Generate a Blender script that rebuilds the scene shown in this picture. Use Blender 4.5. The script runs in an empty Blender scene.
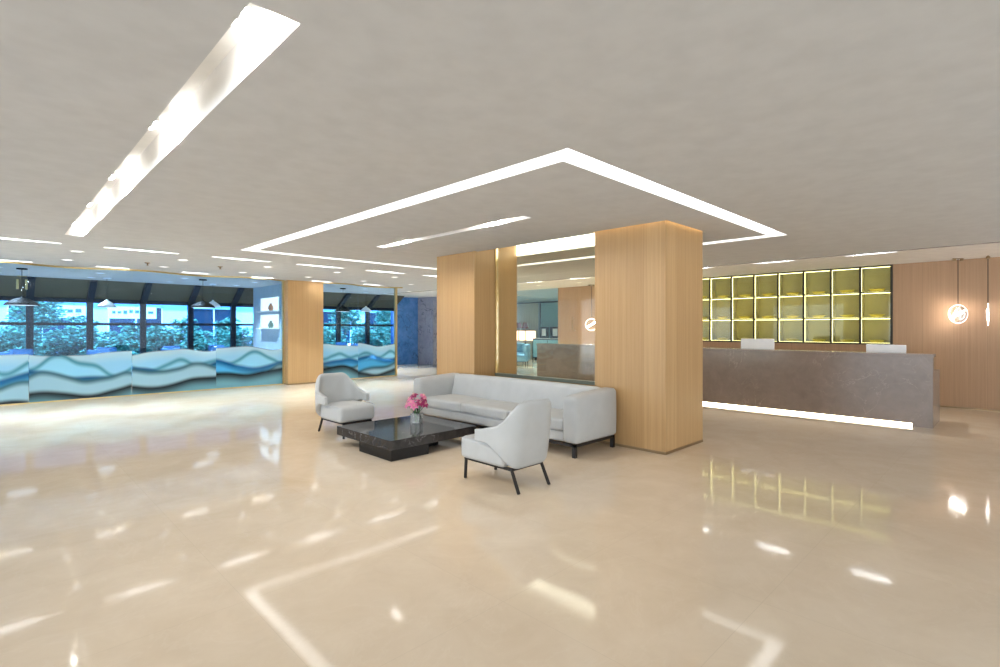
import bpy, bmesh, math, random
from mathutils import Vector, Matrix, noise
random.seed(7)
sc = bpy.context.scene
COL = sc.collection
PI = math.pi

# ------------------------------------------------------------------ settings
sc.view_settings.view_transform = 'Standard'
sc.view_settings.look = 'None'
sc.view_settings.gamma = 1
sc.view_settings.use_curve_mapping = False
sc.view_settings.exposure = 1.13
sc.cycles.max_bounces = 12
sc.cycles.diffuse_bounces = 5
sc.cycles.glossy_bounces = 5
sc.cycles.transmission_bounces = 6
sc.cycles.transparent_max_bounces = 14
sc.cycles.sample_clamp_indirect = 6
sc.cycles.caustics_reflective = False
sc.cycles.caustics_refractive = False
sc.cycles.use_denoising = True

H = 2.764          # ceiling height
F_PX = 516.5

# ------------------------------------------------------------------ node helpers
def mat_new(name):
    m = bpy.data.materials.new(name)
    m.use_nodes = True
    nt = m.node_tree
    nt.nodes.clear()
    out = nt.nodes.new('ShaderNodeOutputMaterial')
    return m, nt, out

class N:
    """tiny node-graph helper"""
    def __init__(s, nt): s.nt = nt
    def add(s, t, **kw):
        n = s.nt.nodes.new(t)
        for k, v in kw.items(): setattr(n, k, v)
        return n
    def link(s, a, b): s.nt.links.new(a, b)
    def put(s, sock, v):
        if hasattr(v, 'is_linked') or isinstance(v, bpy.types.NodeSocket): s.link(v, sock)
        else: sock.default_value = v
    def math(s, op, a, b=0.0, c=0.0, clamp=False):
        n = s.add('ShaderNodeMath', operation=op, use_clamp=clamp)
        s.put(n.inputs[0], a); s.put(n.inputs[1], b); s.put(n.inputs[2], c)
        return n.outputs[0]
    def mix(s, f, a, b):
        n = s.add('ShaderNodeMix', data_type='RGBA')
        s.put(n.inputs[0], f); s.put(n.inputs[6], a if not isinstance(a, tuple) else (*a, 1)[:4]); s.put(n.inputs[7], b if not isinstance(b, tuple) else (*b, 1)[:4])
        return n.outputs[2]
    def mapr(s, v, a, b, c=0.0, d=1.0, smooth=False):
        n = s.add('ShaderNodeMapRange', interpolation_type='SMOOTHSTEP' if smooth else 'LINEAR')
        s.put(n.inputs[0], v)
        s.put(n.inputs[1], a); s.put(n.inputs[2], b); s.put(n.inputs[3], c); s.put(n.inputs[4], d)
        return n.outputs[0]
    def pos(s):
        g = s.add('ShaderNodeNewGeometry'); x = s.add('ShaderNodeSeparateXYZ'); s.link(g.outputs['Position'], x.inputs[0])
        return g.outputs['Position'], x.outputs[0], x.outputs[1], x.outputs[2]
    def obj(s):
        g = s.add('ShaderNodeTexCoord'); x = s.add('ShaderNodeSeparateXYZ'); s.link(g.outputs['Object'], x.inputs[0])
        return g.outputs['Object'], x.outputs[0], x.outputs[1], x.outputs[2]
    def comb(s, x, y, z):
        n = s.add('ShaderNodeCombineXYZ')
        s.put(n.inputs[0], x); s.put(n.inputs[1], y); s.put(n.inputs[2], z)
        return n.outputs[0]
    def noise(s, vec, scale=1.0, detail=3.0, rough=0.5, dist=0.0):
        n = s.add('ShaderNodeTexNoise')
        s.link(vec, n.inputs['Vector']); n.inputs['Scale'].default_value = scale
        n.inputs['Detail'].default_value = detail; n.inputs['Roughness'].default_value = rough
        n.inputs['Distortion'].default_value = dist
        return n.outputs['Fac']

def principled(name, col, rough=0.5, metal=0.0, spec=0.5, bump=None, coat=0.0):
    m, nt, out = mat_new(name)
    b = nt.nodes.new('ShaderNodeBsdfPrincipled')
    b.inputs['Base Color'].default_value = (*col, 1)
    b.inputs['Roughness'].default_value = rough
    b.inputs['Metallic'].default_value = metal
    b.inputs['Specular IOR Level'].default_value = spec
    b.inputs['Coat Weight'].default_value = coat
    nt.links.new(b.outputs[0], out.inputs[0])
    # faint procedural tone variation
    g = N(nt)
    p, x, y, z = g.pos()
    f = g.noise(p, 6.0, 3)
    c = g.mix(g.mapr(f, 0.3, 0.7), tuple(v * 0.96 for v in col), tuple(min(1, v * 1.04) for v in col))
    g.link(c, b.inputs['Base Color'])
    if bump:
        nb = g.noise(p, bump[0], 2)
        bn = g.add('ShaderNodeBump'); bn.inputs['Strength'].default_value = bump[1]; bn.inputs['Distance'].default_value = 0.002
        g.link(nb, bn.inputs['Height']); g.link(bn.outputs[0], b.inputs['Normal'])
    return m

def emit(name, col, strength):
    m, nt, out = mat_new(name)
    e = nt.nodes.new('ShaderNodeEmission')
    e.inputs[0].default_value = (*col, 1); e.inputs[1].default_value = strength
    nt.links.new(e.outputs[0], out.inputs[0])
    return m

def wood(name, light, dark, width=0.235, rough=0.42, var=0.5):
    m, nt, out = mat_new(name)
    g = N(nt)
    b = g.add('ShaderNodeBsdfPrincipled')
    p, x, y, z = g.pos()
    c = g.math('ADD', x, y)
    cell = g.math('FLOOR', g.math('DIVIDE', c, width))
    wn = g.add('ShaderNodeTexWhiteNoise', noise_dimensions='1D'); g.link(cell, wn.inputs['W'])
    r = wn.outputs['Value']
    v1 = g.comb(g.math('MULTIPLY', c, 42.0), g.math('MULTIPLY', r, 37.0), g.math('MULTIPLY', z, 0.55))
    n1 = g.noise(v1, 1.0, 4, 0.55, 0.2)
    v2 = g.comb(g.math('MULTIPLY', c, 170.0), g.math('MULTIPLY', r, 11.0), g.math('MULTIPLY', z, 2.2))
    n2 = g.noise(v2, 1.0, 3, 0.6)
    f = g.math('ADD', g.math('MULTIPLY', n1, 0.6), g.math('MULTIPLY', n2, 0.4))
    f = g.math('ADD', g.mapr(f, 0.3, 0.7), g.math('MULTIPLY', g.math('SUBTRACT', r, 0.5), var), clamp=True)
    col = g.mix(f, dark, light)
    fr = g.math('FRACT', g.math('DIVIDE', c, width))
    seam = g.math('LESS_THAN', fr, 0.012)
    col = g.mix(g.math('MULTIPLY', seam, 0.35), col, tuple(v * 0.35 for v in dark))
    g.link(col, b.inputs['Base Color'])
    b.inputs['Roughness'].default_value = rough
    b.inputs['Specular IOR Level'].default_value = 0.35
    g.link(b.outputs[0], out.inputs[0])
    return m

def marble(name, base, alt, vein, rough, scale=1.0, vein_amt=1.0, width=0.02, spec=0.5, vscale=1.0):
    m, nt, out = mat_new(name)
    g = N(nt)
    b = g.add('ShaderNodeBsdfPrincipled')
    p, x, y, z = g.pos()
    n1 = g.noise(p, 0.9 * scale, 6, 0.6, 0.6)
    n2 = g.noise(p, 5.0 * scale, 5, 0.62, 0.4)
    f = g.mapr(g.math('ADD', g.math('MULTIPLY', n1, 0.6), g.math('MULTIPLY', n2, 0.4)), 0.35, 0.65)
    col = g.mix(f, base, alt)
    nv = g.noise(p, 1.3 * vscale, 5, 0.55, 1.6)
    ridge = g.math('ABSOLUTE', g.math('SUBTRACT', nv, 0.5))
    v = g.mapr(ridge, 0.0, width, 1.0, 0.0, True)
    gate = g.mapr(g.noise(p, 1.1 * vscale, 2), 0.42, 0.62, 0.0, 1.0, True)
    col = g.mix(g.math('MULTIPLY', g.math('MULTIPLY', v, gate), vein_amt), col, vein)
    g.link(col, b.inputs['Base Color'])
    b.inputs['Roughness'].default_value = rough
    b.inputs['Specular IOR Level'].default_value = spec
    g.link(b.outputs[0], out.inputs[0])
    return m

def clear_glass(name, tint, refl=1.0, rough=0.0, haze=0.0):
    """thin architectural glass: tinted see-through with a mirror reflection by angle"""
    m, nt, out = mat_new(name)
    g = N(nt)
    t = g.add('ShaderNodeBsdfTransparent'); t.inputs[0].default_value = (*tint, 1)
    r = g.add('ShaderNodeBsdfGlossy'); r.inputs['Roughness'].default_value = rough; r.inputs[0].default_value = (1, 1, 1, 1)
    fr = g.add('ShaderNodeFresnel'); fr.inputs[0].default_value = 1.45
    mx = g.add('ShaderNodeMixShader')
    g.link(g.math('MULTIPLY', fr.outputs[0], refl), mx.inputs[0])
    g.link(t.outputs[0], mx.inputs[1]); g.link(r.outputs[0], mx.inputs[2])
    res = mx
    if haze:
        d2 = g.add('ShaderNodeBsdfDiffuse'); d2.inputs[0].default_value = (0.9, 0.92, 0.9, 1)
        res = g.add('ShaderNodeMixShader'); res.inputs[0].default_value = haze
        g.link(mx.outputs[0], res.inputs[1]); g.link(d2.outputs[0], res.inputs[2])
    g.link(res.outputs[0], out.inputs[0])
    return m

def printed_glass(name):
    """lobby glass with a printed band of layered misty hills along its lower part"""
    m, nt, out = mat_new(name)
    g = N(nt)
    t = g.add('ShaderNodeBsdfTransparent'); t.inputs[0].default_value = (0.78, 0.90, 1.0, 1)
    r = g.add('ShaderNodeBsdfGlossy'); r.inputs['Roughness'].default_value = 0.0
    fr = g.add('ShaderNodeFresnel'); fr.inputs[0].default_value = 1.45
    mx = g.add('ShaderNodeMixShader'); g.link(g.math('MULTIPLY', fr.outputs[0], 0.6), mx.inputs[0])
    g.link(t.outputs[0], mx.inputs[1]); g.link(r.outputs[0], mx.inputs[2])
    p, x, y, z = g.pos()
    oi = g.add('ShaderNodeObjectInfo')
    seed = g.math('MULTIPLY', oi.outputs['Random'], 40.0)
    layers = [  # base height, amplitude, frequency, crest colour, foot colour, fade depth
        (0.98, 0.50, 0.75, (0.66, 0.84, 0.90), (0.44, 0.76, 0.92), 0.22),
        (0.72, 1.10, 1.15, (0.10, 0.34, 0.42), (0.44, 0.80, 0.94), 0.10),
        (0.56, 0.90, 0.75, (0.01, 0.13, 0.30), (0.12, 0.50, 0.78), 0.18),
        (0.42, 1.05, 1.0, (0.07, 0.17, 0.21), (0.46, 0.68, 0.76), 0.11),
        (0.24, 1.60, 0.55, (0.025, 0.028, 0.03), (0.24, 0.50, 0.58), 0.26),
    ]
    col = None; alpha = None
    for i, (b0, amp, fq, c1, c2, fd) in enumerate(layers):
        v = g.comb(g.math('ADD', g.math('MULTIPLY', x, fq), g.math('ADD', seed, i * 13.7)), float(i) * 3.1, 0.0)
        n = g.noise(v, 1.0, 0.8, 0.4)
        zt = g.math('ADD', g.math('MULTIPLY', g.math('SUBTRACT', n, 0.5), amp), b0)
        d = g.math('SUBTRACT', zt, z)
        mask = g.mapr(d, *((-0.015, 0.03) if i == 0 else (-0.055, 0.05)), 0, 1, True)
        lc = g.mix(g.mapr(d, 0.02, fd + 0.04, 0, 1, True), c1, c2)
        if col is None: col = lc; alpha = g.math('MULTIPLY', mask, 0.86)
        else: col = g.mix(mask, col, lc)
        if i == 2:      # the darker middle band is thinner print, the room shows through it
            thin = g.math('MULTIPLY', mask, g.mapr(d, 0.0, fd, 0.28, 0.0))
            alpha = g.math('SUBTRACT', alpha, thin, clamp=True)
        if i == 3:
            alpha = g.math('ADD', alpha, g.math('MULTIPLY', mask, 0.3)); alpha = g.math('MINIMUM', alpha, 0.88)
    df = g.add('ShaderNodeBsdfDiffuse'); g.link(col, df.inputs[0])
    tl = g.add('ShaderNodeBsdfTranslucent'); g.link(col, tl.inputs[0])
    pm = g.add('ShaderNodeMixShader'); pm.inputs[0].default_value = 0.35
    g.link(df.outputs[0], pm.inputs[1]); g.link(tl.outputs[0], pm.inputs[2])
    fin = g.add('ShaderNodeMixShader'); g.link(alpha, fin.inputs[0])
    g.link(mx.outputs[0], fin.inputs[1]); g.link(pm.outputs[0], fin.inputs[2])
    g.link(fin.outputs[0], out.inputs[0])
    return m

def floor_mat():
    m, nt, out = mat_new('polished_beige_stone')
    g = N(nt)
    b = g.add('ShaderNodeBsdfPrincipled')
    p, x, y, z = g.pos()
    n1 = g.noise(p, 0.55, 5, 0.6, 0.8)
    n2 = g.noise(p, 2.6, 6, 0.65, 0.7)
    f = g.mapr(g.math('ADD', g.math('MULTIPLY', n1, 0.55), g.math('MULTIPLY', n2, 0.45)), 0.36, 0.64)
    col = g.mix(f, (0.675, 0.55, 0.405), (0.78, 0.66, 0.515))
    nv = g.noise(p, 1.1, 5, 0.6, 1.8)
    v = g.mapr(g.math('ABSOLUTE', g.math('SUBTRACT', nv, 0.5)), 0.0, 0.015, 0.10, 0.0, True)
    col = g.mix(v, col, (0.85, 0.77, 0.66))
    # large slabs, hairline joints
    ts = 1.0
    wn = g.add('ShaderNodeTexWhiteNoise', noise_dimensions='2D')
    g.link(g.comb(g.math('FLOOR', g.math('DIVIDE', x, ts)), g.math('FLOOR', g.math('DIVIDE', y, ts)), 0.0), wn.inputs['Vector'])
    col = g.mix(g.math('MULTIPLY', wn.outputs['Value'], 0.10), col, (0.55, 0.43, 0.31))
    fx = g.math('FRACT', g.math('DIVIDE', x, ts)); fy = g.math('FRACT', g.math('DIVIDE', y, ts))
    j = g.math('MAXIMUM', g.math('LESS_THAN', fx, 0.003), g.math('LESS_THAN', fy, 0.003))
    col = g.mix(g.math('MULTIPLY', j, 0.25), col, (0.45, 0.36, 0.26))
    g.link(col, b.inputs['Base Color'])
    b.inputs['Roughness'].default_value = 0.06
    b.inputs['IOR'].default_value = 1.42
    wv = g.noise(p, 1.6, 2)
    bn = g.add('ShaderNodeBump'); bn.inputs['Strength'].default_value = 0.03; bn.inputs['Distance'].default_value = 0.02
    g.link(wv, bn.inputs['Height']); g.link(bn.outputs[0], b.inputs['Normal'])
    g.link(b.outputs[0], out.inputs[0])
    return m

M = dict(
    floor=floor_mat(),
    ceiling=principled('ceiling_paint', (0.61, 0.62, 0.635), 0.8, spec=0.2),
    white=principled('white_paint', (0.84, 0.83, 0.81), 0.7, spec=0.2),
    oak=wood('oak_veneer', (0.56, 0.36, 0.175), (0.45, 0.275, 0.12), 0.235),
    oak_dark=wood('oak_wall_veneer', (0.47, 0.30, 0.18), (0.375, 0.228, 0.13), 0.46, var=0.3),
    plinth=principled('bronze_plinth', (0.28, 0.19, 0.10), 0.35, 0.6),
    brass=principled('brushed_brass', (0.72, 0.52, 0.24), 0.28, 1.0),
    gold=principled('gold_edge', (0.62, 0.47, 0.22), 0.35, 0.7),
    counter=marble('grey_brown_stone', (0.215, 0.165, 0.135), (0.285, 0.225, 0.19), (0.50, 0.43, 0.37), 0.22, 1.4, 0.45, 0.007, vscale=0.9),
    table=marble('dark_veined_marble', (0.009, 0.009, 0.010), (0.040, 0.036, 0.036), (0.40, 0.39, 0.40), 0.07, 2.2, 0.5, 0.006, spec=0.35, vscale=1.7),
    table_base=principled('black_gloss_base', (0.008, 0.0075, 0.008), 0.15, spec=0.3),
    blue_cast_marble=marble('daylight_tinted_marble', (0.045, 0.18, 0.50), (0.14, 0.34, 0.75), (0.03, 0.06, 0.20), 0.15, 1.6, 0.8, 0.02),  # daylight's blue cast is put into the stone's colour
    grey_marble=marble('pale_grey_marble', (0.30, 0.31, 0.40), (0.42, 0.42, 0.50), (0.10, 0.10, 0.14), 0.2, 1.6, 0.9, 0.02),
    leather=principled('pale_grey_leather', (0.455, 0.47, 0.475), 0.48, spec=0.4, bump=(260, 0.12)),
    piping=principled('grey_piping', (0.40, 0.40, 0.42), 0.5),
    black=principled('black_metal', (0.016, 0.013, 0.012), 0.38, 0.3),
    frame=principled('dark_blue_frame', (0.010, 0.020, 0.036), 0.5, spec=0.25),
    olive=principled('olive_blind', (0.090, 0.085, 0.058), 0.8),
    print=printed_glass('printed_glass'),
    outer_glass=clear_glass('blue_solar_glass', (0.46, 0.76, 1.0), 0.5),
    door_glass=clear_glass('case_glass', (0.93, 0.95, 0.90), 0.55),
    screen_glass=clear_glass('screen_glass', (0.965, 0.96, 0.88), 0.45),
    vase=clear_glass('vase_glass', (0.985, 0.99, 0.985), 1.4, haze=0.07),
    acrylic=clear_glass('clear_acrylic', (0.97, 0.96, 0.95), 1.0),
    water=clear_glass('vase_water', (0.98, 0.99, 0.985), 0.4),
    matte_black=principled('matte_black', (0.010, 0.010, 0.011), 0.7, spec=0.15),
    led=emit('cove_led', (1.0, 0.99, 0.97), 2.0),
    led_line=emit('linear_led', (0.97, 0.98, 1.0), 2.2),
    led_core=emit('linear_led_core', (0.95, 0.98, 1.0), 16.0),
    recess_glow=emit('lit_recess_face', (1.0, 0.99, 0.92), 3.0),
    downlight=emit('downlight_lens', (0.97, 0.98, 1.0), 1.5),
    spot=emit('spot_lens', (1.0, 0.98, 0.94), 16.0),
    led_warm=emit('amber_led', (1.0, 0.68, 0.26), 4.0),
    led_shelf=emit('shelf_led', (1.0, 0.89, 0.38), 3.4),
    led_kick=emit('plinth_led', (1.0, 0.88, 0.62), 5.5),
    lamp=emit('lamp_tube', (1.0, 0.93, 0.86), 60.0),
    lamp_soft=emit('lamp_soft', (1.0, 0.93, 0.85), 2.6),
    lamp_pendant=emit('lamp_pendant', (0.95, 0.97, 1.0), 0.8),
    picture_light=emit('lit_niche', (0.80, 0.94, 1.0), 0.9),
    peach=emit('peach_back_light', (1.0, 0.62, 0.40), 2.2),
    case_back=principled('case_back', (0.54, 0.48, 0.24), 0.3),
    case_edge=principled('case_edge', (0.035, 0.03, 0.02), 0.4, 0.4),
    case_side=principled('case_side', (0.78, 0.72, 0.46), 0.55),
    dish=principled('gilded_dish', (0.80, 0.66, 0.14), 0.35, 0.1),
    stone=principled('ornament_stone', (0.72, 0.62, 0.24), 0.5),
    monitor=principled('white_plastic', (0.96, 0.965, 0.98), 0.4),
    screen=principled('dark_screen', (0.02, 0.02, 0.025), 0.15),
    rail=principled('grey_green_rail', (0.21, 0.25, 0.22), 0.3, 0.3),
    pink=principled('pink_petal', (0.80, 0.23, 0.42), 0.55),
    magenta=principled('magenta_petal', (0.36, 0.02, 0.12), 0.5),
    stamen=principled('pale_stamen', (0.85, 0.55, 0.45), 0.5),
    stem=principled('green_stem', (0.05, 0.16, 0.05), 0.5),
    leafdark=principled('dark_leaf', (0.012, 0.035, 0.02), 0.5),
    blue_fabric=principled('blue_chair_fabric', (0.02, 0.15, 0.42), 0.7),
    table_top=principled('pale_table_top', (0.55, 0.56, 0.55), 0.35),
    pale_blue=principled('pale_blue_fabric', (0.22, 0.44, 0.62), 0.7),
    red_shade=principled('red_lamp_shade', (0.30, 0.05, 0.03), 0.5),
    foliage=None, paving=principled('paving', (0.58, 0.62, 0.66), 0.8),
    facade=principled('pale_facade', (0.50, 0.64, 0.86), 0.7),
    sign=principled('white_sign_board', (0.80, 0.88, 1.0), 0.6),
    sign_dark=principled('dark_blue_sign_mark', (0.05, 0.10, 0.22), 0.6),
    bark=principled('bark', (0.10, 0.08, 0.06), 0.9),
    daylit_ceiling=principled('daylight_blue_ceiling', (0.42, 0.62, 0.78), 0.8, spec=0.2),  # blue daylight on the lounge ceiling is put into its paint
    curtain=principled('pale_curtain', (0.60, 0.62, 0.52), 0.8),
    teal=principled('teal_glazed_panel', (0.22, 0.42, 0.46), 0.15),
    pale_wall=principled('pale_blue_wall', (0.42, 0.55, 0.64), 0.6),
    yellow=principled('yellow_sign', (0.85, 0.65, 0.2), 0.5),
)
def foliage_mat():
    m, nt, out = mat_new('hedge_leaves')
    g = N(nt)
    p, x, y, z = g.pos()
    n = g.noise(p, 7.0, 3, 0.6)
    c = g.mix(g.mapr(n, 0.35, 0.68), (0.035, 0.14, 0.10), (0.34, 0.52, 0.36))
    d = g.add('ShaderNodeBsdfDiffuse'); g.link(c, d.inputs[0])
    t = g.add('ShaderNodeBsdfTranslucent'); g.link(c, t.inputs[0])
    mx = g.add('ShaderNodeMixShader'); mx.inputs[0].default_value = 0.35
    g.link(d.outputs[0], mx.inputs[1]); g.link(t.outputs[0], mx.inputs[2]); g.link(mx.outputs[0], out.inputs[0])
    return m
M['foliage'] = foliage_mat()
# ------------------------------------------------------------------ geometry helpers
def obj(name, bm, mat, parent=None, smooth=False, loc=None):
    me = bpy.data.meshes.new(name)
    bm.normal_update()
    bm.to_mesh(me); bm.free()
    if smooth:
        for f in me.polygons: f.use_smooth = True
    me.materials.append(M[mat] if isinstance(mat, str) else mat)
    o = bpy.data.objects.new(name, me)
    COL.objects.link(o)
    if parent is not None: o.parent = parent
    if loc is not None: o.location = loc
    return o

def thing(name, label, cat, loc=(0, 0, 0), rotz=0.0, group=None):
    o = bpy.data.objects.new(name, None)
    COL.objects.link(o)
    o.empty_display_size = 0.1
    o.location = loc; o.rotation_euler = (0, 0, rotz)
    return tag(o, label, cat, group)

def tag(o, label, cat, group=None):
    o['label'] = label; o['category'] = cat
    if group: o['group'] = group
    return o

def struct(name, bm, mat, parent=None, smooth=False):
    o = obj(name, bm, mat, parent, smooth)
    if parent is None: o['kind'] = 'structure'
    return o

def dup(root, loc, rotz=None, label=None, group=None):
    r = root.copy(); COL.objects.link(r); r.location = loc
    if rotz is not None: r.rotation_euler = (0, 0, rotz)
    if label: r['label'] = label
    if group: r['group'] = group
    def kids(a, b):
        for ch in [c for c in bpy.data.objects if c.parent == a]:
            c = ch.copy(); COL.objects.link(c); c.parent = b
            c.matrix_parent_inverse = ch.matrix_parent_inverse.copy()
            kids(ch, c)
    kids(root, r)
    return r

def box(bm, x0, x1, y0, y1, z0, z1):
    vs = [bm.verts.new(v) for v in ((x0, y0, z0), (x1, y0, z0), (x1, y1, z0), (x0, y1, z0), (x0, y0, z1), (x1, y0, z1), (x1, y1, z1), (x0, y1, z1))]
    for f in ((3, 2, 1, 0), (4, 5, 6, 7), (0, 1, 5, 4), (1, 2, 6, 5), (2, 3, 7, 6), (3, 0, 4, 7)):
        bm.faces.new([vs[i] for i in f])
    return bm

def bx(*a, bevel=0.0, seg=2):
    bm = bmesh.new()
    if isinstance(a[0], (tuple, list)):
        for b in a: box(bm, *b)
    else: box(bm, *a)
    if bevel:
        bmesh.ops.bevel(bm, geom=list(bm.edges), offset=bevel, segments=seg, profile=0.5, affect='EDGES')
    return bm

def quad(bm, a, b, c, d):
    bm.faces.new([bm.verts.new(v) for v in (a, b, c, d)])

def tube(bm, pts, r, n=10, cap=True):
    """round bar through pts; r a number or one per point"""
    pts = [Vector(p) for p in pts]
    rs = r if isinstance(r, (list, tuple)) else [r] * len(pts)
    rings = []
    up = None
    for i, p in enumerate(pts):
        d = (pts[min(i + 1, len(pts) - 1)] - pts[max(i - 1, 0)]).normalized()
        a = Vector((0, 0, 1)) if abs(d.z) < 0.9 else Vector((1, 0, 0))
        if up is not None: a = up
        u = (a - d * a.dot(d)).normalized(); up = u
        w = d.cross(u)
        rings.append([bm.verts.new(p + (u * math.cos(2 * PI * k / n) + w * math.sin(2 * PI * k / n)) * rs[i]) for k in range(n)])
    for a, b in zip(rings, rings[1:]):
        for k in range(n):
            bm.faces.new((a[k], a[(k + 1) % n], b[(k + 1) % n], b[k]))
    if cap:
        bm.faces.new(list(reversed(rings[0]))); bm.faces.new(rings[-1])
    return bm

def bar(bm, p, q, w, t):
    """square-section bar between two points"""
    p, q = Vector(p), Vector(q)
    d = (q - p).normalized()
    a = Vector((0, 1, 0)) if abs(d.z) > 0.5 else Vector((0, 0, 1))
    u = (a - d * a.dot(d)).normalized(); v = d.cross(u)
    A = [bm.verts.new(p + u * i * w / 2 + v * j * t / 2) for i, j in ((-1, -1), (1, -1), (1, 1), (-1, 1))]
    B = [bm.verts.new(q + u * i * w / 2 + v * j * t / 2) for i, j in ((-1, -1), (1, -1), (1, 1), (-1, 1))]
    for k in range(4): bm.faces.new((A[k], A[(k + 1) % 4], B[(k + 1) % 4], B[k]))
    bm.faces.new(A[::-1]); bm.faces.new(B)
    return bm

def lathe(bm, prof, n=28, cx=0, cy=0, close=True):
    rings = []
    for r, z in prof:
        if r < 1e-5: rings.append([bm.verts.new((cx, cy, z))])
        else: rings.append([bm.verts.new((cx + r * math.cos(2 * PI * k / n), cy + r * math.sin(2 * PI * k / n), z)) for k in range(n)])
    for a, b in zip(rings, rings[1:]):
        for k in range(n):
            k2 = (k + 1) % n
            if len(a) == 1 and len(b) == 1: continue
            if len(a) == 1: bm.faces.new((a[0], b[k2], b[k]))
            elif len(b) == 1: bm.faces.new((a[k], a[k2], b[0]))
            else: bm.faces.new((a[k], a[k2], b[k2], b[k]))
    return bm

def puff(x0, x1, y0, y1, z0, z1, r=0.05, bulge=(0, 0, 0), n=14, bm=None):
    """rounded upholstered block whose faces swell by bulge (x, y, z)"""
    bm = bm or bmesh.new()
    b = bmesh.new()
    bmesh.ops.create_cube(b, size=2)
    bmesh.ops.subdivide_edges(b, edges=list(b.edges), cuts=n, use_grid_fill=True)
    c = Vector(((x0 + x1) / 2, (y0 + y1) / 2, (z0 + z1) / 2)); h = Vector(((x1 - x0) / 2, (y1 - y0) / 2, (z1 - z0) / 2))
    vm = {}
    for v in b.verts:
        # concentrate the grid near edges
        q = Vector([math.copysign(abs(t) ** 0.75, t) for t in v.co])
        p = Vector((q.x * h.x, q.y * h.y, q.z * h.z))
        inner = Vector([max(-(h[i] - r), min(h[i] - r, p[i])) for i in range(3)])
        d = p - inner
        if d.length > 1e-6:
            d = d.normalized() * r
        p2 = inner + d
        u = [max(-1, min(1, p2[i] / h[i])) for i in range(3)]
        s = [(1 - t * t) for t in u]
        p2.x += math.copysign(1, u[0]) * bulge[0] * s[1] * s[2] * abs(u[0])
        p2.y += math.copysign(1, u[1]) * bulge[1] * s[0] * s[2] * abs(u[1])
        p2.z += math.copysign(1, u[2]) * bulge[2] * s[0] * s[1] * max(0, u[2])
        vm[v] = bm.verts.new(c + p2)
    for f in b.faces: bm.faces.new([vm[v] for v in f.verts])
    b.free()
    return bm

# ------------------------------------------------------------------ camera
cd = bpy.data.cameras.new('camera'); cam = bpy.data.objects.new('camera', cd); COL.objects.link(cam)
cd.sensor_width = 36; cd.lens = F_PX / 1000 * 36; cd.shift_y = -0.0055; cd.clip_start = 0.05; cd.clip_end = 300
cam.location = (0, 0, 1.5); cam.rotation_euler = (PI / 2, 0, -math.radians(44.64))
sc.camera = cam

# ------------------------------------------------------------------ setting
XB = 12.89; XL = -6.5; Y0 = -5.0; YG = 13.88; YW = 18.0; YS = 17.2
XE = 19.0
struct('floor', bx(XL, XE + 0.3, Y0, YW + 0.25, -0.2, 0.0), 'floor')

# holes in the flat ceiling, each filled by its own recessed light
CV = (2.89, 7.72, 2.25, 8.93, 0.20)          # rectangular cove round the two pillars
ring = [(CV[0], CV[1], CV[2], CV[2] + CV[4]), (CV[0], CV[1], CV[3] - CV[4], CV[3]),
        (CV[0], CV[0] + CV[4], CV[2] + CV[4], CV[3] - CV[4]), (CV[1] - CV[4], CV[1], CV[2] + CV[4], CV[3] - CV[4])]
SLOT1 = (0.718, 0.917, 2.11, 9.12)
SLOT2 = (4.28, 4.42, 3.96, 7.08)
MREC = (5.74, 6.67, 3.962, 6.338)
P1 = (5.68, 6.69, 2.97, 3.97)
P2 = (5.66, 6.67, 6.33, 7.33)
GAP = 0.035
pgap = [(P1[0] - GAP, P1[1] + GAP, P1[2] - GAP, P1[2]), (P1[0] - GAP, P1[0], P1[2], P1[3]), (P1[1], P1[1] + GAP, P1[2], P1[3] + GAP)]
lines_b = [(-0.26 + 1.53 * k, -0.26 + 1.53 * k + 1.02, 10.05, 10.17) for k in range(-2, 7)]
lines_a = [(0.02 + 1.53 * k, 0.02 + 1.53 * k + 0.56, 13.36, 13.43) for k in range(-2, 6)]
lines_r = [(10.79, 10.85, 1.48 + 1.555 * k - 0.0, 1.48 + 1.555 * k + 0.74) for k in range(0, 6)]
def ceiling_mesh(x0, x1, y0, y1, z, holes):
    bm = bmesh.new()
    xs = sorted({x0, x1, *[h[i] for h in holes for i in (0, 1) if x0 < h[i] < x1]})
    ys = sorted({y0, y1, *[h[i] for h in holes for i in (2, 3) if y0 < h[i] < y1]})
    vc = {}
    def V(x, y):
        if (x, y) not in vc: vc[(x, y)] = bm.verts.new((x, y, z))
        return vc[(x, y)]
    for a, b in zip(xs, xs[1:]):
        for c, d in zip(ys, ys[1:]):
            mx, my = (a + b) / 2, (c + d) / 2
            if any(h[0] < mx < h[1] and h[2] < my < h[3] for h in holes): continue
            bm.faces.new((V(a, c), V(a, d), V(b, d), V(b, c)))
    return bm
XSTEP = 10.52
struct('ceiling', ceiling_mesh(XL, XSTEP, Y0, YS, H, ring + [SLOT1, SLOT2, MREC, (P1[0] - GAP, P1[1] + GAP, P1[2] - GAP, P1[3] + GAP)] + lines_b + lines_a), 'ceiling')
HR = H + 0.012
struct('ceiling_back', ceiling_mesh(XSTEP, XB + 0.02, Y0, YW + 0.2, HR, lines_r), 'white')
struct('trim_1', bx(XSTEP - 0.004, XSTEP + 0.012, Y0, YW, H - 0.012, HR), principled('shadow_gap', (0.30, 0.27, 0.25), 0.5))
# unseen slab shuts daylight out of the ceiling void, overhang added against the sun
struct('sun_block_slab', bx(XL - 6, XE + 0.3, Y0 - 8, YW + 0.25, 3.30, 3.45), 'white')

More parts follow.
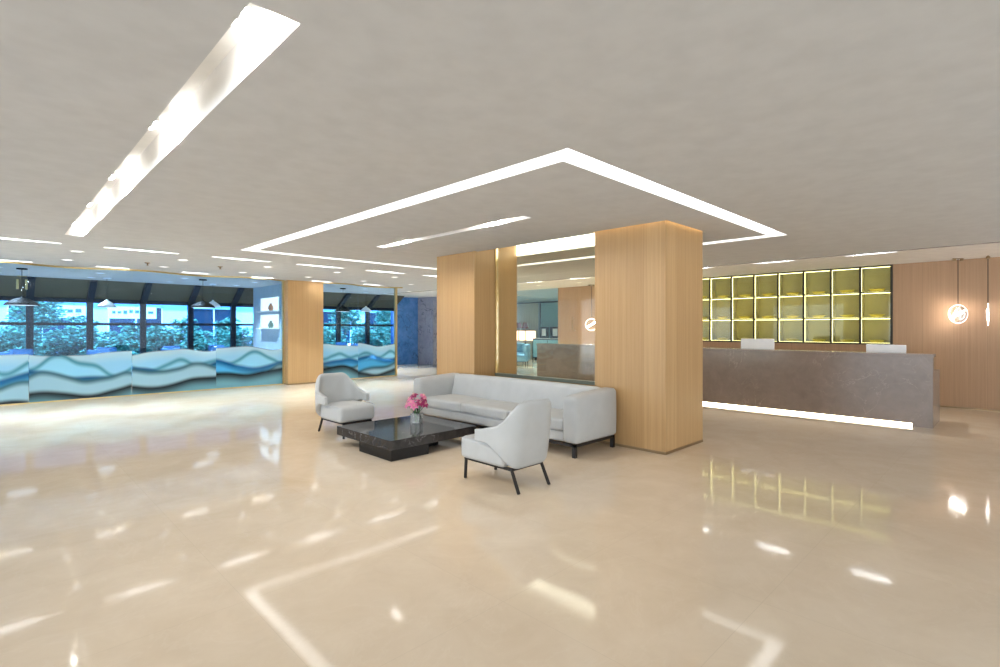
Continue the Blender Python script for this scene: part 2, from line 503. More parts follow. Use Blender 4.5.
# right-hand (reception) wall of oak panels, open where the lit case sits
CY0 = 1.857; CW = 0.525; NC = 9; CY1 = CY0 + CW * NC; CZ0 = 1.18; CZ1 = 2.755
struct('wall_back', bx((XB, XB + 0.5, Y0, CY0 - 0.02, 0, 3.3), (XB, XB + 0.5, CY0 - 0.02, CY1 + 0.02, 0, CZ0 - 0.02), (XB, XB + 0.5, CY1 + 0.02, 10.42, 0, 3.3),
                       (XB, XB + 0.5, CY0 - 0.02, CY1 + 0.02, CZ1 + 0.02, 3.3)), 'oak_dark')
struct('baseboard_back', bx(XB - 0.012, XB, Y0, 10.42, 0.0, 0.025), 'plinth')
struct('wall_right', bx(XB, XB + 0.5, 16.95, YW, 0, 3.3), 'grey_marble')
struct('ceiling_lounge', ceiling_mesh(XB + 0.02, XE, 8.0, YW + 0.2, HR, []), 'daylit_ceiling')
struct('wall_lounge', bx((XE, XE + 0.2, 8.0, YW + 0.25, 0, 3.3), (XB + 0.5, XE, 8.0, 8.2, 0, 3.3), (XB + 0.5, XE, YW + 0.05, YW + 0.25, 0, 3.3)), 'pale_wall')
struct('wall_far', bx(11.72, XB + 0.5, YW, YW + 0.25, 0, 3.3), 'blue_cast_marble')

# ------------------------------------------------------------------ pillars
def pillar(rect, label, top=H, glow=False):
    x0, x1, y0, y1 = rect
    t = thing('pillar', label, 'pillar', ((x0 + x1) / 2, (y0 + y1) / 2, 0))
    hx, hy = (x1 - x0) / 2, (y1 - y0) / 2
    obj('shaft', bx(-hx, hx, -hy, hy, 0.028, top), 'oak', t)
    e = 0.004
    obj('plinth', bx(-hx - e, hx + e, -hy - e, hy + e, 0, 0.03), 'plinth', t)
    return t
pillar(P1, 'square oak-clad pillar nearest the camera, amber glow round its top', H + 0.23)
pillar(P2, 'square oak-clad pillar at the far end of the sofa, where the glass screen ends', H + 0.23)
pillar((5.58, 6.56, 13.60, 13.93), 'oak-clad pillar between the two stretches of printed glass')
# amber light round the near pillar's head
t = thing('cove_light', 'thin amber light line round the head of the nearest oak pillar', 'light', ((P1[0] + P1[1]) / 2, (P1[2] + P1[3]) / 2, H))
def local_rects(rects, z0, z1, cx, cy, H0):
    return bx(*[(a - cx, b - cx, c - cy, d - cy, z0 - H0, z1 - H0) for a, b, c, d in rects])
pcx, pcy = (P1[0] + P1[1]) / 2, (P1[2] + P1[3]) / 2
gr = pgap + [(P1[0] - GAP, P1[1], P1[3], P1[3] + GAP)]
obj('led_strip', local_rects([(a + 0.002, b - 0.002, c + 0.002, d - 0.002) for a, b, c, d in gr], H + 0.05, H + 0.06, pcx, pcy, H), 'led_warm', t)
# ------------------------------------------------------------------ recessed ceiling lights
def recess(bm, r, z, h, roof=True):
    """box recess over a hole, seen from below"""
    x0, x1, y0, y1 = r
    quad(bm, (x0, y0, z), (x1, y0, z), (x1, y0, z + h), (x0, y0, z + h))
    quad(bm, (x1, y1, z), (x0, y1, z), (x0, y1, z + h), (x1, y1, z + h))
    quad(bm, (x0, y1, z), (x0, y0, z), (x0, y0, z + h), (x0, y1, z + h))
    quad(bm, (x1, y0, z), (x1, y1, z), (x1, y1, z + h), (x1, y0, z + h))
    if roof: quad(bm, (x0, y0, z + h), (x0, y1, z + h), (x1, y1, z + h), (x1, y0, z + h))
    return bm
def shift(bm, v):
    bmesh.ops.translate(bm, verts=list(bm.verts), vec=v); return bm

t = thing('cove_light', 'big rectangular white light cove in the ceiling round both near pillars', 'light', (CV[0], CV[2], H))
o_, h_ = (0, CV[1] - CV[0], 0, CV[3] - CV[2]), 0.09
w = CV[4]
bm = bmesh.new()
recess(bm, o_, 0, h_, False)
recess(bm, (w, o_[1] - w, w, o_[3] - w), 0, h_, False)
obj('housing', bm, 'white', t)
bm = bmesh.new()
for a, b, c, d in ring:
    box(bm, a - CV[0], b - CV[0], c - CV[2], d - CV[2], h_, h_ + 0.02)
obj('diffuser', bm, 'led', t)

t = thing('cove_light', 'wide light recess in the ceiling between the two oak pillars', 'light', (MREC[0], MREC[2], H))
r0 = (0, MREC[1] - MREC[0], 0, MREC[3] - MREC[2])
obj('housing', recess(bmesh.new(), r0, 0, 0.22, False), 'white', t)
obj('roof', bx(0, r0[1], 0, r0[3], 0.22, 0.24), 'white', t)
obj('led_strip', bx(r0[1] - 0.012, r0[1] - 0.002, 0.01, r0[3] - 0.01, 0.02, 0.215), 'recess_glow', t)  # lit side face of the recess, made to glow for the LED wash

def spot_lamp(name, parent, loc, target, power, size=1.1, blend=0.9, col=(1, 0.97, 0.92)):
    ld = bpy.data.lights.new(name, 'SPOT'); ld.energy = power; ld.spot_size = size; ld.spot_blend = blend; ld.color = col; ld.shadow_soft_size = 0.025
    o = bpy.data.objects.new(name, ld); COL.objects.link(o)
    o.parent = parent; o.location = loc
    o.rotation_euler = (Vector(target) - Vector(loc)).to_track_quat('-Z', 'Y').to_euler()
    return o

for n, dp_, rs, zz, grp, lab in (('b', 0.05, lines_b, H, 'linear lights in front of the printed glass', 'linear light in the ceiling row before the printed glass'),
                       ('a', 0.035, lines_a, H, 'short lights at the gold ceiling edge', 'short linear light in the ceiling along the gold wavy edge'),
                       ('r', 0.007, lines_r, HR, 'linear lights over the reception counter', 'linear light in the ceiling row over the reception counter')):
    proto = None
    for k, r in enumerate(rs):
        if proto is None:
            proto = thing('linear_light', lab, 'light', (r[0], r[2], zz), 0, grp)
            q = (0, r[1] - r[0], 0, r[3] - r[2])
            obj('housing', recess(bmesh.new(), q, 0, dp_, False), 'white', proto)
            obj('diffuser', bx(0, q[1], 0, q[3], dp_, dp_ + 0.01), 'led_line', proto)
            cx, cy = q[1] / 2, q[3] / 2
            hx, hy = (0.27, 0.025) if q[1] > q[3] else (0.02, 0.27)
            obj('lamp', bx(cx - hx, cx + hx, cy - hy, cy + hy, dp_ * 0.7, dp_ - 0.001), 'led_core', proto)
            if n == 'r': spot_lamp('bulb', proto, (cx, cy, -0.004), (cx - 0.5, cy, -2.7), 70, 1.45, 0.9, (1, 0.96, 0.9))  # added spot, brightens the floor before the counter
        else:
            dup(proto, (r[0], r[2], zz), group=grp)

def slot_light(rect, label, depth, ys, heads_side, power):
    x0, x1, y0, y1 = rect
    t = thing('slot_light', label, 'light', (x0, y0, H))
    q = (0, x1 - x0, 0, y1 - y0)
    obj('housing', recess(bmesh.new(), q, 0, depth, True), 'white', t)
    for y in ys:
        yy = y - y0
        bm = bmesh.new()
        for s in (-0.06, 0.06):
            tube(bm, [(0.045, yy + s, depth - 0.01), (0.05, yy + s, depth - 0.06), (0.062, yy + s, depth - 0.115)], [0.03, 0.035, 0.037], 14)
        box(bm, 0.012, 0.085, yy - 0.105, yy + 0.105, depth - 0.02, depth)
        h = obj('spot_head', bm, 'monitor', t, False)
        for s in (-0.06, 0.06):
            obj('lens', tube(bmesh.new(), [(0.062, yy + s, depth - 0.113), (0.0635, yy + s, depth - 0.119)], 0.029, 14), 'spot', h)
        for s in (-0.06, 0.06):
            spot_lamp('bulb', h, (0.07, yy + s, depth - 0.125), (0.07 + (x1 - x0) * 0.9, yy + s * 2.2, depth - 0.14), power, 2.6)
            spot_lamp('bulb', h, (0.07, yy + s, depth - 0.125), (0.25, yy + s * 2, -1.5), power * 0.5, 1.5)
    return t
slot_light(SLOT1, 'long slot light in the ceiling with paired spots along one edge', 0.22, [2.42, 4.13, 5.81, 7.30, 8.75], -1, 30)
slot_light(SLOT2, 'shorter slot light in the ceiling inside the rectangular cove', 0.16, [4.55, 6.62], -1, 30)

# downlights in front of the glass
dl = thing('downlight', 'small round downlight in the ceiling before the printed glass', 'light', (1.02, 10.95, H), 0, 'downlights before the printed glass')
bm = bmesh.new(); lathe(bm, [(0.070, 0.0), (0.095, -0.001), (0.098, -0.006), (0.090, -0.009), (0.072, -0.004), (0.070, 0.0)], 24)
obj('trim_ring', bm, 'white', dl, True)
bm = bmesh.new(); lathe(bm, [(0.0, -0.006), (0.071, -0.003), (0.071, 0.02), (0.0, 0.02)], 24)
obj('lens', bm, 'downlight', dl)
spot_lamp('bulb', dl, (0, 0, -0.012), (0, 0, -1), 98, 1.4, 0.6, (0.80, 0.92, 1.0))
for k in range(-2, 6):
    for y, x0 in ((10.95, 1.02), (12.45, 1.02)):
        if y == 10.95 and k == 0: continue
        dup(dl, (x0 + 1.53 * k, y, H))
# downlights added to brighten the restaurant
first = None
for k in range(-3, 7):
    for y in (14.9, 16.4):
        q = dup(dl, (0.1 + 1.7 * k, y, H), label='added round downlight in the restaurant ceiling behind the glass', group='added restaurant downlights')
        for ch in [c for c in bpy.data.objects if c.parent == q and c.type == 'LIGHT']:
            if first is None: first = ch.data.copy(); first.energy = 190
            ch.data = first

# ------------------------------------------------------------------ glass screen between the pillars
XM = 6.155
tm = thing('glass_screen', 'tall clear glass screen between the two oak pillars, behind the sofa', 'glass screen', (XM, 5.15, 0))
obj('glass', bx(0, 0.012, -1.162, 1.162, 0.735, H + 0.215), 'screen_glass', tm)
obj('bottom_rail', bx(-0.03, 0.05, -1.178, 1.178, 0.685, 0.735), 'rail', tm)
obj('brass_post', bx(-0.022, 0.02, 1.163, 1.179, 0.735, H + 0.2), 'brass', tm)
obj('brass_post', bx(-0.022, 0.02, -1.179, -1.163, 0.735, H + 0.2), 'brass', tm)
struct('wall_middle', bx(XM - 0.02, XM + 0.08, P1[3] + 0.001, P2[2] - 0.001, 0, 0.685), 'oak')

# ------------------------------------------------------------------ reception counter
XC = 10.0
rc = thing('reception_counter', 'long grey-brown stone reception counter with a glowing foot', 'counter', (XC, 0.945, 0))
LC = 7.83
obj('front_panel', bx(0, 0.16, 0.24, LC - 0.24, 0.050, 1.06), 'counter', rc)
obj('end_panel', bx(0, 0.16, 0.0, 0.24, 0.0, 1.06), 'counter', rc)
obj('end_panel', bx(0, 0.16, LC - 0.24, LC, 0.0, 1.06), 'counter', rc)
obj('counter_top', bx(-0.012, 0.30, -0.008, LC + 0.008, 1.06, 1.105, bevel=0.003), 'counter', rc)
obj('work_desk', bx((0.16, 0.93, 0.0, LC, 0.78, 0.83), (0.16, 0.93, 0.0, 0.06, 0, 0.78), (0.16, 0.93, LC - 0.06, LC, 0, 0.78)), 'counter', rc)
obj('plinth', bx(0.05, 0.12, 0.24, LC - 0.24, 0, 0.050), 'black', rc)
obj('led_strip', bx(0.02, 0.05, 0.24, LC - 0.24, 0.004, 0.046), 'led_kick', rc)

def monitor(loc, rz, w, ztop, label):
    t = thing('monitor', label, 'monitor', loc, rz)
    hh = 0.36
    zt = ztop - loc[2]
    obj('casing', bx(-0.022, 0.0, -w / 2, w / 2, zt - hh, zt, bevel=0.006), 'monitor', t)
    obj('screen', bx(0.0, 0.003, -w / 2 + 0.012, w / 2 - 0.012, zt - hh + 0.012, zt - 0.012), 'screen', t)
    bm = bmesh.new(); box(bm, -0.05, -0.022, -0.03, 0.03, 0.01, zt - hh / 2); box(bm, -0.13, 0.11, -0.13, 0.13, 0.0, 0.012)
    obj('stand', bm, 'monitor', t)
    return t
monitor((10.42, 3.56, 0.83), 0, 0.60, 1.297, 'white-backed monitor behind the counter, nearer the oak pillar')
monitor((10.42, 1.575, 0.83), 0, 0.53, 1.228, 'white-backed monitor behind the counter, nearer its bare end')

# ------------------------------------------------------------------ lit display case in the wall
CD = 0.34
case = thing('display_case', 'wall of glazed square compartments with yellow lights behind the counter', 'display case', (XB, CY0, 0))
L = CW * NC
obj('back_panel', bx(CD - 0.02, CD, 0, L, CZ0, CZ1), 'case_back', case)
obj('top_board', bx(-0.01, CD, -0.02, L + 0.02, CZ1 - 0.002, CZ1 + 0.02), 'case_edge', case)
obj('bottom_board', bx(-0.01, CD, -0.02, L + 0.02, CZ0 - 0.02, CZ0 + 0.002), 'case_edge', case)
CH = (CZ1 - CZ0) / 3
for k in range(NC + 1):
    y = CW * k
    d = obj('divider', bx(0.004, CD - 0.02, y - 0.009, y + 0.009, CZ0, CZ1), 'case_side', case)
    obj('edge_bar', bx(-0.012, 0.004, y - 0.021, y + 0.019, CZ0, CZ1), 'case_edge', d)
for r in (1, 2):
    z = CZ0 + CH * r
    d = obj('shelf_board', bx(0.004, CD - 0.02, 0, L, z - 0.008, z + 0.008), 'case_side', case)
    obj('edge_bar', bx(-0.011, 0.004, 0, L, z - 0.013, z + 0.013), 'case_edge', d)
# one light strip per compartment: top front, the far side and a thin one at the foot
led = None; pane = None
for r in range(3):
    for k in range(NC):
        a, b = CW * k + 0.012, CW * (k + 1) - 0.012
        z0, z1 = CZ0 + CH * r + 0.012, CZ0 + CH * (r + 1) - 0.012
        if led is None:
            bm = bmesh.new()
            w_, h_ = b - a, z1 - z0
            box(bm, 0.0, 0.012, 0, w_, h_ - 0.011, h_)
            box(bm, 0.0, 0.012, w_ - 0.010, w_, 0.01, h_ - 0.015)
            box(bm, 0.0, 0.010, 0, w_, 0.0, 0.004)
            led = obj('led_strip', bm, 'led_shelf', case, loc=(0.02, a, z0))
            pane = obj('glass_pane', bx(-0.004, 0.0, a - 0.0, b, 0, z1 - z0), 'door_glass', case, loc=(0.0, 0, z0))
        else:
            c = led.copy(); COL.objects.link(c); c.parent = case; c.location = (0.02, a, z0)
            c = pane.copy(); COL.objects.link(c); c.parent = case; c.location = (0.0, CW * k, z0)
# gilded dishes, one in each compartment
def dish_bm():
    bm = bmesh.new()
    n, m = 20, 7
    rings = []
    prof = [(0.0, 0.006), (0.055, 0.004), (0.085, 0.018), (0.105, 0.045), (0.110, 0.052), (0.100, 0.047), (0.080, 0.024), (0.05, 0.014), (0.0, 0.013)]
    lathe(bm, prof, n)
    for v in bm.verts:   # drawn out lengthwise, tips raised
        v.co.x *= 0.7
        v.co.y *= 1.3
        v.co.z *= 1.25
        v.co.z += 0.006 * (abs(v.co.y) / 0.12) ** 2
    return bm
row_n = ['bottom', 'middle', 'top']
col_n = ['first', 'second', 'third', 'fourth', 'fifth', 'sixth', 'seventh', 'eighth']
dp = None
for r in range(3):
    for k in range(len(col_n)):
        loc = (XB + 0.15, CY0 + CW * (k + 0.5), CZ0 + CH * r + (0.008 if r else 0.002))
        lab = f'gilded dish, {row_n[r]} row of lit case, {col_n[k]} column from the bare oak wall'
        if dp is None:
            dp = thing('ornament_dish', lab, 'ornament', loc, 0, 'gilded dishes in the lit case')
            obj('dish', dish_bm(), 'dish', dp, True)
            bm = bmesh.new(); bmesh.ops.create_icosphere(bm, subdivisions=2, radius=0.05)
            for v in bm.verts: v.co.y *= 2.0; v.co.z = v.co.z * 0.75 + 0.052; v.co.x *= 0.9
            obj('pebble', bm, 'stone', dp, True)
        else:
            dup(dp, loc, (k * 37 + r * 11) % 40 / 100 - 0.2, lab)

# ------------------------------------------------------------------ hanging disc lamps by the oak wall
def disc_lamp(loc, rz, z, label, rad=0.18):
    t = thing('disc_pendant', label, 'pendant lamp', loc, rz)
    zc = z - loc[2]
    bm = bmesh.new()
    box(bm, -0.012, 0.012, -0.09, 0.09, -0.012, 0)
    for s in (-0.06, 0.06): lathe(bm, [(0, -0.05), (0.026, -0.05), (0.03, -0.035), (0.026, -0.012), (0, -0.012)], 14, 0, s)
    obj('canopy', bm, 'plinth', t)
    obj('rod', tube(bmesh.new(), [(0, 0, -0.01), (0, 0, zc + rad)], 0.006, 8), 'black', t)
    bm = bmesh.new()
    prof = [(0, 0.012), (rad * 0.95, 0.012), (rad, 0.006), (rad, -0.006), (rad * 0.95, -0.012), (0, -0.012)]
    lathe(bm, prof, 36)
    bmesh.ops.rotate(bm, verts=list(bm.verts), cent=(0, 0, 0), matrix=Matrix.Rotation(PI / 2, 3, 'Y'))
    obj('acrylic_disc', shift(bm, (0, 0, zc)), 'acrylic', t, True)
    bm = bmesh.new()
    n = 40
    pts = [(0.0, rad * 1.0 * math.cos(2 * PI * k / n), zc + rad * 1.0 * math.sin(2 * PI * k / n)) for k in range(n)]
    tube(bm, pts + [pts[0]], 0.0075, 8, cap=False)
    obj('glow_ring', bm, 'lamp_soft', t, True)
    bm = bmesh.new()
    tube(bm, [(0, rad * 0.72, zc - rad * 0.46), (0, -rad * 0.72, zc + rad * 0.46)], 0.014, 10)
    obj('glow_tube', bm, 'lamp', t, True)
    return t
disc_lamp((12.62, 0.837, HR), 0.75, 1.755, 'round glowing disc lamp hung by the oak wall, turned face-on', 0.165)
disc_lamp((12.60, 0.437, HR), PI / 2 + 0.06, 1.74, 'glowing disc lamp by the oak wall, turned edge-on beside the round one', 0.19)

# ------------------------------------------------------------------ sofa
sofa = thing('sofa', 'long pale grey leather sofa on black legs along the glass screen', 'sofa', (5.18, 5.2, 0))
# local: x from -.42 (front) to .44 (back), y from -1.62 to 1.62
obj('base', puff(-0.385, 0.40, -1.46, 1.46, 0.155, 0.29, 0.03, n=10), 'leather', sofa, True)
bk = puff(0.18, 0.445, -1.44, 1.44, 0.17, 0.745, 0.055, (0.02, 0, 0.012), n=20)
for v in bk.verts:      # the front of the back leans away from the seat
    if v.co.z > 0.40: v.co.x += 0.10 * min(1, (v.co.z - 0.40) / 0.33) * max(0, min(1, (0.40 - v.co.x) / 0.2))
obj('backrest', bk, 'leather', sofa, True)
for s in (-1, 1):
    a = puff(-0.405, 0.445, min(s * 1.40, s * 1.61), max(s * 1.40, s * 1.61), 0.155, 0.70, 0.045, (0.012, 0.045, 0.010), n=18)
    for v in a.verts:
        if v.co.z > 0.4: v.co.z += 0.045 * (v.co.x + 0.405) / 0.85 * (v.co.z - 0.4) / 0.3
    obj('arm', a, 'leather', sofa, True)
for k in range(3):
    y0 = -1.398 + k * 0.932
    c = obj('seat_cushion', puff(-0.395, 0.22, y0 + 0.003, y0 + 0.929, 0.285, 0.425, 0.035, (0.008, 0, 0.018), n=14), 'leather', sofa, True)
    bm = bmesh.new()
    tube(bm, [(-0.394, y0 + 0.03, 0.300), (-0.394, y0 + 0.90, 0.300)], 0.004, 8)
    obj('piping', bm, 'piping', c, True)
obj('frame', bx((-0.40, -0.36, -1.585, 1.585, 0.122, 0.152), (0.38, 0.42, -1.585, 1.585, 0.122, 0.152), (-0.40, 0.42, -1.585, -1.545, 0.122, 0.152), (-0.40, 0.42, 1.545, 1.585, 0.122, 0.152), (-0.40, 0.42, -0.02, 0.02, 0.122, 0.152)), 'black', sofa)
for sx in (-0.38, 0.40):
    for sy in (-1.565, 1.565):
        obj('leg', bx(sx - 0.022, sx + 0.022, sy - 0.022, sy + 0.022, 0, 0.124), 'black', sofa)

# ------------------------------------------------------------------ armchairs
def sstep(a, b, t):
    t = max(0, min(1, (t - a) / (b - a))); return t * t * (3 - 2 * t)
def armchair(label, loc, rz):
    t = thing('armchair', label, 'armchair', loc, rz, 'pale grey leather armchairs')
    # shell: path round the back in plan, height by distance from the arm tips
    hw, yf, yb, rc_ = 0.285, 0.075, -0.285, 0.135
    path = []
    n1 = 8
    for k in range(n1): path.append((-hw, yf + (yb + rc_ - yf) * k / n1))
    for k in range(9):
        a = PI + PI / 2 * k / 8
        path.append((-hw + rc_ + rc_ * math.cos(a), yb + rc_ + rc_ * math.sin(a)))
    for k in range(1, 8): path.append((-hw + rc_ + (2 * hw - 2 * rc_) * k / 8, yb))
    left = path[:]
    path = left + [(-x, y) for x, y in reversed(left[:17])]
    # distances
    dist = [0]
    for p, q in zip(path, path[1:]): dist.append(dist[-1] + math.dist(p, q))
    tot = dist[-1]
    NZ = 12
    bm = bmesh.new(); grid = []
    for (x, y), d in zip(path, dist):
        e = min(d, tot - d)                       # distance from the nearer arm tip
        zt = 0.545 + 0.06 * sstep(0.0, 0.30, e) + 0.232 * sstep(0.24, 0.43, e)
        zb = 0.440 - 0.225 * sstep(0.16, 0.42, e)
        wgt = sstep(0.12, 0.48, e)
        colv = []
        for j in range(NZ + 1):
            z = zb + (zt - zb) * j / NZ
            lean = -(z - 0.215) * 0.14 * wgt
            belly = 0.018 * math.sin(PI * j / NZ) * wgt
            xx = x * (1 - 0.01 * (j / NZ) * wgt)
            yy = y + lean - belly * (1 if y < -0.12 else 0)
            colv.append(bm.verts.new((xx, yy, z)))
        grid.append(colv)
    for a, b in zip(grid, grid[1:]):
        for j in range(NZ): bm.faces.new((a[j], b[j], b[j + 1], a[j + 1]))
    sh = obj('shell', bm, 'leather', t, True)
    md = sh.modifiers.new('solid', 'SOLIDIFY'); md.thickness = 0.062; md.offset = 1.0
    ms = sh.modifiers.new('sub', 'SUBSURF'); ms.levels = 1; ms.render_levels = 1
    # seat
    s = obj('seat', puff(-0.272, 0.272, -0.24, 0.365, 0.213, 0.428, 0.045, (0.004, 0.014, 0.014), n=16), 'leather', t, True)
    bm = bmesh.new()
    for sx in (-1, 1): tube(bm, [(sx * 0.277, 0.34, 0.436 - 0.02), (sx * 0.279, 0.10, 0.436)], 0.003, 6)
    obj('piping', bm, 'piping', s, True)
    # black frame and legs
    lx = 0.205
    bm = bmesh.new()
    for sx in (-lx, lx): box(bm, sx - 0.013, sx + 0.013, -0.30, 0.357, 0.19, 0.214)
    box(bm, -lx, lx, 0.332, 0.357, 0.19, 0.214); box(bm, -lx, lx, -0.30, -0.275, 0.19, 0.214)
    obj('frame', bm, 'black', t)
    for sx in (-lx, lx):
        obj('leg', bar(bmesh.new(), (sx, 0.344, 0.20), (sx * 1.03, 0.350, 0.0), 0.022, 0.022), 'black', t)
        obj('leg', bar(bmesh.new(), (sx, -0.287, 0.205), (sx * 1.03, -0.385, 0.0), 0.022, 0.022), 'black', t)
    return t
armchair('pale grey leather armchair in front of the oak pillar, its back to the camera', (3.60, 3.575, 0), 0)
armchair('pale grey leather armchair across the coffee table, its seat facing the camera', (3.61, 6.80, 0), PI)

# ------------------------------------------------------------------ coffee table, vase, flowers
ZT = 0.237
ct = thing('coffee_table', 'low square coffee table of dark veined marble before the sofa', 'coffee table', (3.82, 5.58, 0))
obj('tabletop', bx(-0.64, 0.65, -0.62, 0.63, 0.128, ZT, bevel=0.002), 'table', ct)
obj('base_block', bx(-0.62, -0.10, -0.605, 0.10, 0, 0.128), 'table_base', ct)
obj('base_block', bx(-0.10, 0.28, -0.30, 0.45, 0, 0.128), 'table_base', ct)
VX, VY = 4.02, 5.64
va = thing('vase', 'clear square glass vase on the dark marble coffee table', 'vase', (VX, VY, ZT), 0.6)
bm = bmesh.new(); s_, h_ = 0.064, 0.138
for b in ((-s_, s_, -s_, -s_ + .005, 0, h_), (-s_, s_, s_ - .005, s_, 0, h_), (-s_, -s_ + .005, -s_ + .005, s_ - .005, 0, h_), (s_ - .005, s_, -s_ + .005, s_ - .005, 0, h_), (-s_ + .005, s_ - .005, -s_ + .005, s_ - .005, 0, 0.014)): box(bm, *b)
obj('glass', bm, 'vase', va)
obj('water', bx(-s_ + .006, s_ - .006, -s_ + .006, s_ - .006, 0.015, 0.085), 'water', va)

def petal(bm, L_, W_, cup, ang, c, ax, twist=0.0):
    rows = []
    for i in range(5):
        u = i / 4
        wdt = W_ * math.sin(PI * (0.12 + 0.83 * u)) ** 0.8
        z = cup * u - cup * 1.1 * u ** 3
        rows.append([(L_ * u, -wdt / 2, z + 0.18 * wdt), (L_ * u, 0, z), (L_ * u, wdt / 2, z + 0.18 * wdt)])
    R = ax @ Matrix.Rotation(ang, 3, 'Z')
    vs = [[bm.verts.new(c + R @ Vector(p)) for p in r] for r in rows]
    for a, b in zip(vs, vs[1:]):
        for j in range(2): bm.faces.new((a[j], a[j + 1], b[j + 1], b[j]))
def flower(head, kind, k):
    """head: position above the vase foot"""
    label = 'pink flower of the bunch in the glass vase' if kind == 'pink' else 'dark magenta flower of the bunch in the glass vase'
    t = thing('cut_flower', label, 'flower', (VX, VY, ZT + 0.016), 0, f'{kind} flowers in the vase')
    h = Vector(head)
    d = Vector((h.x, h.y, 0.10)).normalized()
    d = (d + Vector((-0.35, -0.35, 0.15))).normalized()
    ax = d.to_track_quat('Z', 'Y').to_matrix()
    bm = bmesh.new()
    n = 6
    for i in range(n): petal(bm, 0.062, 0.036, 0.026, 2 * PI * i / n + k, h, ax)
    for i in range(n): petal(bm, 0.040, 0.028, 0.034, 2 * PI * (i + .5) / n + k, h + d * 0.006, ax)
    bl = obj('blossom', bm, 'pink' if kind == 'pink' else 'magenta', t, True)
    sm = bl.modifiers.new('s', 'SOLIDIFY'); sm.thickness = 0.002
    bm = bmesh.new()
    for i in range(4):
        a = 2 * PI * i / 4
        tip = h + d * 0.04 + ax @ Vector((0.012 * math.cos(a), 0.012 * math.sin(a), 0))
        tube(bm, [h, tip], 0.002, 6)
        bmesh.ops.create_icosphere(bm, subdivisions=1, radius=0.005, matrix=Matrix.Translation(tip))
    obj('stamen', bm, 'stamen', bl, True)
    foot = Vector((h.x * 0.16 + 0.012 * math.cos(k * 2.4), h.y * 0.16 + 0.012 * math.sin(k * 2.4), 0.004))
    midp = Vector((h.x * 0.3, h.y * 0.3, 0.13))
    obj('stem', tube(bmesh.new(), [foot, midp, h * 0.75 + midp * 0.25 + Vector((0, 0, -.01)), h - d * 0.004], 0.0035, 8), 'stem', t, True)
    if k % 3 == 0:
        bm = bmesh.new()
        axl = (Vector((h.x + 0.02, h.y - .02, 0.05))).normalized().to_track_quat('Z', 'Y').to_matrix()
        petal(bm, 0.11, 0.035, 0.02, k * 1.3, midp + Vector((0, 0, 0.005)), axl)
        lf = obj('leaf', bm, 'leafdark', t, True)
        lf.modifiers.new('s', 'SOLIDIFY').thickness = 0.0015
RT = Vector((0.7116, -0.7026, 0)); FW = Vector((0.7026, 0.7116, 0))
for k, (r, f, z, kd) in enumerate([(-0.115, 0.0, 0.225, 'pink'), (-0.055, -0.06, 0.26, 'pink'), (-0.06, 0.03, 0.315, 'pink'), (-0.095, 0.05, 0.29, 'pink'), (0.0, 0.06, 0.27, 'pink'),
                                   (0.075, 0.03, 0.335, 'pink'), (0.05, -0.05, 0.255, 'magenta'), (0.105, -0.02, 0.235, 'magenta'), (0.085, 0.03, 0.29, 'magenta'), (-0.02, -0.07, 0.22, 'pink'), (-0.035, 0.0, 0.345, 'magenta')]):
    p = RT * r + FW * f
    flower((p.x, p.y, z), kd, k)

# ------------------------------------------------------------------ lobby glass
def pane_struct(n, x0, x1):
    bm = bx(-(x1 - x0) / 2 + 0.003, (x1 - x0) / 2 - 0.003, -0.006, 0.006, 0.02, H - 0.002)
    o = struct(f'window_{n}', bm, 'print'); o.location = ((x0 + x1) / 2, YG, 0)
    return o
edges = [-6.21, -4.52, -2.83, -1.14, 0.55, 2.24, 3.94, 5.58]
wn_ = 1
for a, b in zip(edges, edges[1:]): pane_struct(wn_, a, b); wn_ += 1
for a, b in ((6.56, 7.78), (7.78, 9.06)): pane_struct(wn_, a, b); wn_ += 1
struct('trim_2', bx((XL, 5.58, YG - 0.022, YG + 0.022, 0, 0.022), (6.56, 9.08, YG - 0.022, YG + 0.022, 0, 0.022)), 'gold')
struct('trim_3', bx((9.06, 9.12, YG - 0.05, YG + 0.05, 0, H), (6.56, 6.60, YG - 0.04, YG + 0.04, 0, H), (5.545, 5.58, YG - 0.05, YG + 0.05, 0, H)), 'gold')
# wavy gold edge of the ceiling before the glass
bm = bmesh.new()
def wavey(x): return YG - 0.06 - 0.37 * (0.5 + 0.5 * math.cos(2 * PI * (x - 2.35) / 2.35))
for xa, xb in ((XL, 5.58), (6.56, 9.10)):
    n = int((xb - xa) / 0.08); prev = None
    for k in range(n + 1):
        x = xa + (xb - xa) * k / n; y = wavey(x)
        cur = [bm.verts.new((x, y, H + 0.002)), bm.verts.new((x, y, H - 0.035)), bm.verts.new((x, y + 0.025, H - 0.035)), bm.verts.new((x, y + 0.025, H + 0.002))]
        if prev:
            for j in range(4): bm.faces.new((prev[j], prev[(j + 1) % 4], cur[(j + 1) % 4], cur[j]))
        prev = cur
struct('trim_4', bm, 'gold')
# sprinklers in the ceiling before the glass
sp = None
for i, (x, y) in enumerate(((2.17, 11.9), (3.37, 11.6))):
    if sp is None:
        sp = thing('sprinkler', 'small bronze ceiling sprinkler before the glass, the nearer of two', 'sprinkler', (x, y, H))
        bm = bmesh.new(); lathe(bm, [(0, 0), (0.05, 0), (0.045, -0.012), (0.015, -0.018), (0.012, -0.05), (0, -0.05)], 18); obj('body', bm, 'plinth', sp, True)
        bm = bmesh.new(); lathe(bm, [(0, -0.05), (0.028, -0.052), (0.028, -0.056), (0, -0.056)], 14); obj('deflector', bm, 'plinth', sp)
    else: dup(sp, (x, y, H), label='small bronze ceiling sprinkler before the glass, the farther of two')

